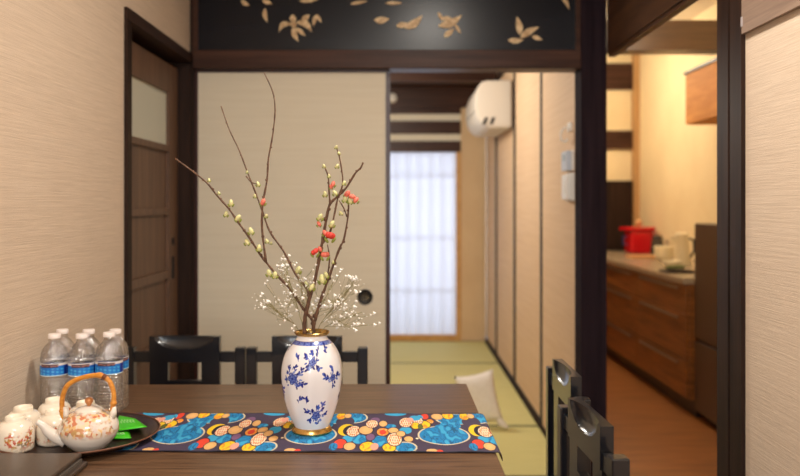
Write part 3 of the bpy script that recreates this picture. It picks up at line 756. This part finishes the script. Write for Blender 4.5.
# branch three: main right, dark with red flowers
r3 = branch('dark quince branch right of centre covered in coral flowers')
b = MB(); Dp = [(304.5, 331), (305, 317), (310.6, 295), (315.4, 278), (320, 254), (324, 232), (327, 215.5), (330, 204), (338, 196), (346, 188), (355.5, 172.8), (360.6, 168), (363, 162.4)]
stick(b, Dp, 1.79, 1.76, .0037, .0014, inside(-.012, -.012))
stick(b, [(330, 204), (329, 190), (328, 176), (324, 166)], 1.772, 1.765, .0018, .001)
stick(b, [(322, 244), (330, 232), (334.7, 213), (338, 197), (342.8, 183), (340, 160), (336, 146)], 1.78, 1.79, .002, .001)
b.build('stem', M_bark, r3, smooth=True)
for px, py, r, m, fl in ((333, 184, .0055, M_budp, 0), (331, 187, .004, M_budp, 0), (320, 217, .0065, M_budg, 0), (319, 224, .005, M_budp, 0), (332, 224, .0062, M_budg, 0), (330, 236, .0105, M_budr, 1), (325, 233, .006, M_budp, 0),
                         (315, 252, .0085, M_budr, 1), (325, 255, .009, M_budp, 1), (320, 249, .005, M_budp, 0), (324, 166, .0036, M_budg, 0), (336, 147, .0034, M_budg, 0), (339, 153, .003, M_budg, 0), (337, 166, .0042, M_budg, 0), (344, 183, .0042, M_budg, 0), (329, 176, .0034, M_budg, 0), (325, 194, .005, M_budg, 0), (335, 193, .005, M_budg, 0), (312, 287, .0065, M_budg, 0)): bud(r3, px, py, 1.765, r, m, fl)
# branch four: right, forked
r4 = branch('rightmost quince branch ending in a pink and green flower cluster')
b = MB(); Gp = [(313.5, 331), (315.4, 319.4), (319, 305), (325, 288), (332, 268.7), (339.6, 248), (344, 238.7), (348, 215.5), (348.5, 199)]
stick(b, Gp, 1.81, 1.80, .0034, .0013, inside(.014, .0))
stick(b, [(347, 217), (344, 208.6), (339, 200.5)], 1.80, 1.795, .0013, .0009)
stick(b, [(326, 284), (329.4, 261.4), (327.5, 244.5)], 1.806, 1.82, .0018, .001)
b.build('stem', M_bark, r4, smooth=True)
for px, py, r, m, fl in ((347, 194, .007, M_budp, 0), (352, 197, .0075, M_budp, 1), (356, 200, .006, M_budp, 0), (345, 199, .006, M_budg, 0), (350, 201, .0055, M_budg, 0), (341, 213, .004, M_budg, 0), (322, 279, .0085, M_budg, 0), (326, 275, .006, M_budg, 0), (333, 262, .003, M_budg, 0)): bud(r4, px, py, 1.795, r, m, fl)

# gypsophila sprigs
M_gst = mat('thin_green_stem', (138, 128, 84), .7)
M_gfl = mat('tiny_white_petal', (244, 240, 232), .6)
fan = [('white gypsophila sprig spreading lowest to the left of the vase', 264, 302, 16), ('white gypsophila sprig rising left of the quince stems', 284, 264, 14), ('white gypsophila sprig behind the quince stems, centre left', 300, 278, 14),
       ('white gypsophila sprig rising just right of the dark stem', 334, 280, 16), ('white gypsophila sprig fanning upper right towards the finger pull', 352, 285, 18), ('white gypsophila sprig leaning lowest to the right', 362, 312, 16)]
rg = random.Random(8)
for gi, (lab, tx, ty, n) in enumerate(fan):
    g = thing('gypsophila_sprig', lab, 'flower', (0, 0, 0), 0, 'gypsophila in the vase')
    b = MB(); d0 = 1.80; dT = 1.80+(-.05, .04, -.02, .05, -.03, .0)[gi]
    bx = 299+gi*4.6; base = P(bx, 331, d0); root = Vector((VX+(bx-312)*.0012, VY, RT+.14))
    mid = P(bx+(tx-bx)*.45, 331+(ty-331)*.5, (d0+dT)/2)
    end = P(tx, ty, dT)
    main = catmull([root, base, mid, end]); b.tube(main, .0007, 5)
    heads = []
    for k in range(n):
        st = main[rg.randrange(5, len(main)-1)]
        ang = rg.uniform(-1, 1)
        f_ = rg.uniform(.38, 1.08); tip = P(bx+(tx-bx)*f_+rg.gauss(0, 8), 331+(ty-331)*f_+rg.gauss(0, 7), d0+(dT-d0)*f_+rg.gauss(0, .022))
        if tip.z < RT+.235: tip.z = RT+.24+rg.uniform(0, .01)
        mm = st.lerp(tip, .55)+Vector((rg.uniform(-.004, .004), 0, -.003))
        b.tube([st, mm, tip], [.0005, .0004, .0003], 4); heads.append(tip)
        for _ in range(3):
            t2 = tip+Vector((rg.uniform(-.018, .018), rg.uniform(-.014, .014), rg.uniform(-.003, .014))); b.tube([mm, t2], .0003, 4); heads.append(t2)
    b.build('stem', M_gst, g)
    for hd in heads:
        fb = MB(); r = rg.uniform(.0011, .0025) if rg.random() < .75 else .0034
        fb.ball(hd, r, 1, 1, .8, None, 6, 5)
        if r > .002:
            for q in range(3): a = q*2.1; fb.ball(hd+Vector((math.cos(a), 0, math.sin(a)))*r*.8, r*.6, u=5, v=4)
        fb.build('blossom', M_gfl, g, smooth=True)

# tray, teapot, cups
tr = thing('serving_tray', 'dark lacquer oval tray under the teapot and cups', 'tray', (-.72, 1.735, RT))
MB().lathe([(0, 0), (.150, 0), (.165, .006), (.180, .016), (.1815, .0165), (.1822, .0155), (.183, .0172), (.181, .0185), (.176, .0175), (.162, .0085), (.148, .004), (0, .004)], 80, sy=.905).build('dish', mat('dark_brown_lacquer', (48, 30, 26), .28), tr, smooth=True, angle=50)
MB().lathe([(.1832, .0160), (.1842, .0178), (.183, .0196), (.1812, .0188)], 80, sy=.905).build('rim', mat('worn_brown_rim', (112, 70, 48), .4), tr, smooth=True)
TZ = RT+.0045
def floral(name, base, dens=.5, scale=22, zlo=.0, zhi=.1, cols=None):
    m = mat(name, base, .2); b = m.node_tree.nodes['Principled BSDF']; b.inputs['Coat Weight'].default_value = .5
    t = nd(m, 'ShaderNodeTexCoord')
    v = nd(m, 'ShaderNodeTexVoronoi'); v.inputs['Scale'].default_value = scale*(9 if name[0] == 'c' else 5.5)
    r = nd(m, 'ShaderNodeValToRGB'); r.color_ramp.interpolation = 'CONSTANT'
    cols = cols or [(206, 120, 76), (232, 214, 190), (190, 150, 84), (236, 222, 204), (196, 96, 76), (150, 132, 110), (226, 190, 140), (238, 228, 214)]
    while len(r.color_ramp.elements) < len(cols): r.color_ramp.elements.new(.5)
    for i, c in enumerate(cols): r.color_ramp.elements[i].position = i/len(cols); r.color_ramp.elements[i].color = lin(c)
    sp = nd(m, 'ShaderNodeSeparateColor'); lk(m, v.outputs['Color'], sp.inputs[0]); lk(m, sp.outputs[0], r.inputs[0])
    n = nd(m, 'ShaderNodeTexNoise'); n.inputs['Scale'].default_value = scale; n.inputs['Detail'].default_value = 3
    th = nd(m, 'ShaderNodeValToRGB'); th.color_ramp.elements[0].position = dens-.03; th.color_ramp.elements[1].position = dens+.03
    lk(m, t.outputs['Object'], v.inputs['Vector']); lk(m, t.outputs['Object'], n.inputs['Vector']); lk(m, n.outputs[0], th.inputs[0])
    sx = nd(m, 'ShaderNodeSeparateXYZ'); lk(m, t.outputs['Object'], sx.inputs[0])
    mr = nd(m, 'ShaderNodeMapRange'); mr.inputs['From Min'].default_value = zlo; mr.inputs['From Max'].default_value = zlo+.012; lk(m, sx.outputs['Z'], mr.inputs[0])
    mr2 = nd(m, 'ShaderNodeMapRange'); mr2.inputs['From Min'].default_value = zhi+.008; mr2.inputs['From Max'].default_value = zhi; lk(m, sx.outputs['Z'], mr2.inputs[0])
    m1 = nd(m, 'ShaderNodeMath', operation='MULTIPLY'); m2 = nd(m, 'ShaderNodeMath', operation='MULTIPLY')
    lk(m, mr.outputs[0], m1.inputs[0]); lk(m, mr2.outputs[0], m1.inputs[1]); lk(m, m1.outputs[0], m2.inputs[0]); lk(m, th.outputs[0], m2.inputs[1])
    mx = nd(m, 'ShaderNodeMix', data_type='RGBA'); lk(m, m2.outputs[0], mx.inputs['Factor'])
    mx.inputs[6].default_value = lin(base); lk(m, r.outputs[0], mx.inputs[7]); lk(m, mx.outputs[2], b.inputs['Base Color'])
    return m
M_tp = floral('teapot_floral_glaze', (226, 216, 204), .42, 26, .030, .076, [(198, 140, 96), (226, 204, 170), (190, 150, 96), (222, 206, 184), (200, 124, 90), (158, 138, 112), (224, 186, 130), (216, 200, 190)])
M_cup = floral('cup_floral_glaze', (236, 224, 206), .51, 27, .004, .048)
M_cupw = mat('cream_cup_foot', (240, 228, 208), .25)
cups = [('floral teacup upside down, leftmost and nearest on the tray', -.812, 1.650), ('floral teacup upside down against the left wall, behind the nearest cup', -.832, 1.728),
        ('upturned teacup at the back of the tray before the leftmost bottle', -.795, 1.800), ('upturned teacup directly behind the teapot spout', -.751, 1.704), ('upturned teacup behind the teapot lid, half hidden by the handle', -.712, 1.773)]
cm = None
for i, (lab, x, y) in enumerate(cups):
    t = thing('teacup', lab, 'teacup', (x, y, TZ), i*1.3, 'upside-down teacups on the tray')
    if cm is None:
        b0 = MB().lathe([(.0335, .002), (.0345, .0), (.0368, .0), (.0378, .004), (.0382, .020), (.0380, .034), (.0365, .045), (.0325, .055), (.0245, .0610), (.0, .063)], 48).build('bowl', M_cup, t, smooth=True)
        f0 = MB().lathe([(.0205, .059), (.0200, .067), (.0196, .0705), (.0183, .0715), (.017, .0705), (.0165, .065), (0, .0645)], 40).build('foot_ring', M_cupw, t, smooth=True)
        cm = (b0, f0)
    else:
        for q in cm: c = q.copy(); C.objects.link(c); c.parent = t
# teapot
TX, TY = -.660, 1.662
tp = thing('teapot', 'round floral teapot with a bamboo arch handle on the tray', 'teapot', (TX, TY, TZ))
b = MB().lathe([(0, .001), (.034, .0), (.036, .003), (.045, .011), (.056, .024), (.0615, .038), (.060, .052), (.052, .066), (.040, .075), (.030, .079), (.024, .080), (0, .080)], 56)
sp = [(-.046, -.012, .022), (-.062, -.020, .030), (-.075, -.028, .043), (-.083, -.032, .056), (-.095, -.036, .066)]
b.build('body', M_tp, tp, smooth=True)
MB().tube(catmull([Vector(p) for p in sp]), [.018-.0125*(i/16)**.7 for i in range(17)], 18).build('spout', mat('plain_white_glaze', (228, 218, 206), .2), tp, smooth=True)
lid = MB().lathe([(.030, .0785), (.0295, .081), (.024, .085), (.012, .089), (0, .0905)], 40).build('lid', M_tp, tp, smooth=True)
MB().lathe([(0, .089), (.004, .0895), (.005, .093), (.0085, .098), (.0085, .103), (.005, .107), (0, .108)], 20).build('knob', mat('gold_brown_knob', (196, 130, 76), .3, .2), lid, smooth=True)
for s, x, y in ((-1, -.047, 0), (1, .050, .0)):
    MB().tube([(x, y, .066), (x*1.04, y, .076), (x*1.06, y, .088)], [.008, .0072, .005], 10).build('lug', mat('white_lug', (230, 220, 208), .25) if s < 0 else bpy.data.materials['white_lug'], tp, smooth=True)
hp = [(66.5, 425), (63, 414), (62, 402), (64, 392), (68, 385), (76, 380), (87, 376.5), (99, 375.2), (106, 378), (111, 384), (113.5, 393), (113.5, 403), (112, 411)]
pts = catmull([P(x, y, 1.662)-Vector((TX, TY, TZ)) for x, y in hp])
M_bam = grain('bamboo_cane', (190, 116, 34), (222, 154, 60), (60, 60, 200), .35, .05)
b = MB().tube(pts, [.0052+(.0014 if i in (4, 5, 28, 29, 44) else 0) for i in range(len(pts))], 12)
for i in (5, 29, 44): b.ball(pts[i], .0075, 1, 1, .7)
b.build('handle', M_bam, tp, smooth=True)
q = pts[30:33]; MB().tube(q, .0064, 10).build('handle_binding', mat('dark_cane_binding', (110, 56, 20), .5), tp, smooth=True)

# green sachets
M_gr = mat('bright_green_foil', (66, 196, 30), .35)
M_mk = mat('white_print', (214, 240, 200), .5)
def sachet(lab, corners, z, tw):
    t = thing('tea_sachet', lab, 'sachet', (0, 0, 0), 0, 'green tea sachets')
    c = [Vector((x, y)) for x, y in corners]; n = 10
    def f(u, v, s): 
        p = c[0]*(1-u)*(1-v)+c[1]*u*(1-v)+c[2]*u*v+c[3]*(1-u)*v
        h_ = .0035*max(0, (1-(2*u-1)**4)*(1-(2*v-1)**4))**.7
        return (p.x, p.y, z+s*h_+.0035+tw*(u-.5)*(v-.5))
    b = MB()
    for s in (1, -1):
        g = [[b.b.verts.new(f(i/n, j/n, s)) for j in range(n+1)] for i in range(n+1)]
        for i in range(n):
            for j in range(n): b.b.faces.new([g[i][j], g[i+1][j], g[i+1][j+1], g[i][j+1]])
    bmesh.ops.remove_doubles(b.b, verts=b.b.verts, dist=.00003)
    b.build('packet', M_gr, t, smooth=True)
    b = MB()
    for k in range(5):
        u0 = .25+.11*k; pts = [Vector(f(u0+du, v0, 1))+Vector((0, 0, .0006)) for du, v0 in ((0, .35), (.05, .42), (-.01, .5), (.05, .6))]
        b.tube(pts, .0007, 4)
    b.build('printed_mark', M_mk, t)
sachet('lower green foil sachet tucked beneath the other by the teapot', [(-.668, 1.742), (-.612, 1.772), (-.588, 1.716), (-.626, 1.712)], TZ+.0002, 0)
sachet('upper green foil sachet with white print lying on the tray', [(-.664, 1.855), (-.628, 1.862), (-.566, 1.758), (-.652, 1.748)], TZ+.0085, .02)

# water bottles
M_pet = bpy.data.materials.new('clear_water_bottle'); M_pet.use_nodes = True; nt = M_pet.node_tree; nt.nodes.clear()
o_ = nt.nodes.new('ShaderNodeOutputMaterial'); gl = nt.nodes.new('ShaderNodeBsdfGlass'); gl.inputs['IOR'].default_value = 1.12; gl.inputs['Roughness'].default_value = .03; gl.inputs['Color'].default_value = (1, 1, 1, 1)
tp_ = nt.nodes.new('ShaderNodeBsdfTransparent'); tp_.inputs[0].default_value = (.985, .99, .995, 1); mx = nt.nodes.new('ShaderNodeMixShader'); mx.inputs[0].default_value = .62
nt.links.new(gl.outputs[0], mx.inputs[1]); nt.links.new(tp_.outputs[0], mx.inputs[2])
gs = nt.nodes.new('ShaderNodeBsdfGlossy'); gs.inputs['Roughness'].default_value = .05; m2 = nt.nodes.new('ShaderNodeMixShader'); m2.inputs[0].default_value = .26
nz_ = nt.nodes.new('ShaderNodeTexNoise'); nz_.inputs['Scale'].default_value = 90; nz_.inputs['Detail'].default_value = 2; bp_ = nt.nodes.new('ShaderNodeBump'); bp_.inputs['Strength'].default_value = 1; bp_.inputs['Distance'].default_value = .008
tc_ = nt.nodes.new('ShaderNodeTexCoord'); nt.links.new(tc_.outputs['Object'], nz_.inputs['Vector']); nt.links.new(nz_.outputs[0], bp_.inputs['Height']); nt.links.new(bp_.outputs[0], gl.inputs['Normal']); nt.links.new(bp_.outputs[0], gs.inputs['Normal'])
nt.links.new(mx.outputs[0], m2.inputs[1]); nt.links.new(gs.outputs[0], m2.inputs[2]); nt.links.new(m2.outputs[0], o_.inputs[0])
M_cap = mat('white_cap', (240, 228, 222), .4)
LBL = color_material('blue_label_film', .3)
R = .0330
pr = [(0, .004), (.018, .003), (.024, .0), (.030, .004), (R, .010), (R, .018)]
for k in range(11):
    z = .020+k*.0075; pr += [(R, z), (R-.0024, z+.0028), (R-.0024, z+.0045), (R, z+.0068)]
pr += [(R, .1035), (.0322, .105), (.0322, .136), (R, .138), (.0328, .147), (.0312, .158), (.0275, .168), (.021, .177), (.0145, .183), (.0122, .187), (.0150, .1885), (.0122, .190), (.0122, .1945)]
def lcol(u, v, p):
    z = .1045+v*.031; a = (u*4) % 2    # two identical faces front and back
    c = H((34, 110, 196))
    f = (u*2) % 1
    if f < .16 or f > .92: c = H((22, 44, 140))
    elif v < .62: c = H((70, 164, 224)) if math.sin(f*60)+math.sin(v*23+f*9) > .4 else H((30, 118, 204))
    if v > .8: c = H((226, 218, 214))
    if v < .08: c = H((206, 232, 240))
    if .34 < f < .78 and .68 < v < .92: c = H((36, 28, 44))
    if f < .10 and .2 < v < .6: c = H((80, 120, 200)) if math.sin(v*40) > 0 else c
    return c
def lfn(u, v):
    a = u*2*PI+LROT; r = .0331; return (r*math.cos(a), r*math.sin(a), .1045+v*.031)
bt = [(-.858, 1.943), (-.789, 1.943), (-.722, 1.945), (-.868, 2.012), (-.799, 2.010), (-.731, 2.012)]
bl = ['water bottle in the front row, leftmost against the wall', 'water bottle in the middle of the front row', 'water bottle at the right end of the front row',
      'water bottle in the back row, leftmost by the wall', 'water bottle in the middle of the back row', 'water bottle at the right end of the back row']
# lettering bent round the bottle
def bent_text(txt, size, r, z, a0):
    cu = bpy.data.curves.new('lettering_source', 'FONT'); cu.body = txt; cu.size = size; cu.align_x = 'CENTER'; cu.align_y = 'CENTER'
    ob = bpy.data.objects.new('lettering_source', cu); C.objects.link(ob)
    dg = bpy.context.evaluated_depsgraph_get(); dg.update(); me = bpy.data.meshes.new_from_object(ob.evaluated_get(dg))
    bpy.data.objects.remove(ob)
    for v in me.vertices:
        a = a0+v.co.x/r; v.co = (r*math.cos(a), r*math.sin(a), z+v.co.y)
    return me
proto = None
for i, ((x, y), lab) in enumerate(zip(bt, bl)):
    lab = 'clear plastic '+lab
    rot = (0.0, .25, .1, -.2, .3, .9)[i]
    if proto is None:
        LROT = -PI/2-.56*PI
        proto = thing('water_bottle', lab, 'bottle', (x, y, TT+.0001), rot, 'water bottles by the wall')
        MB().lathe(pr, 40).build('bottle_body', M_pet, proto, smooth=True)
        b = MB().lathe([(0, .2045), (.0140, .2045), (.0150, .203), (.0150, .1955), (.0147, .194), (0, .194)], 32); b.build('cap', M_cap, proto, smooth=True, angle=40)
        lb = grid_obj('label', 120, 24, lfn, lcol, LBL, proto)
        mt = bent_text('CRYSTAL GEYSER', .0058, .0334, .1045+.8*.031, -PI/2); mt.materials.append(mat('pale_red_print', (226, 150, 140), .5))
        q = bpy.data.objects.new('lettering', mt); C.objects.link(q); q.parent = lb
    else: dup(proto, (x, y, TT+(.0035 if y < 1.95 and x > -.73 else .0001)), rot, lab)

# dark menu folder at the near left corner
t = thing('menu_folder', 'dark grey-brown leather menu folder at the table\'s near left corner', 'folder', (-.772, 1.432, TT+.0005))
M_lea = grain('dark_leather', (58, 48, 42), (72, 60, 52), (200, 200, 200), .32, .05)
MB().box(-.13, .148, -.14, .135, 0, .010, .003).build('cover', M_lea, t)
MB().box(-.125, .138, -.13, .13, .010, .016).build('pages', mat('dark_pages', (90, 82, 74), .6), t)
MB().box(-.13, .135, -.14, .137, .016, .026, .003).build('cover', M_lea, t)
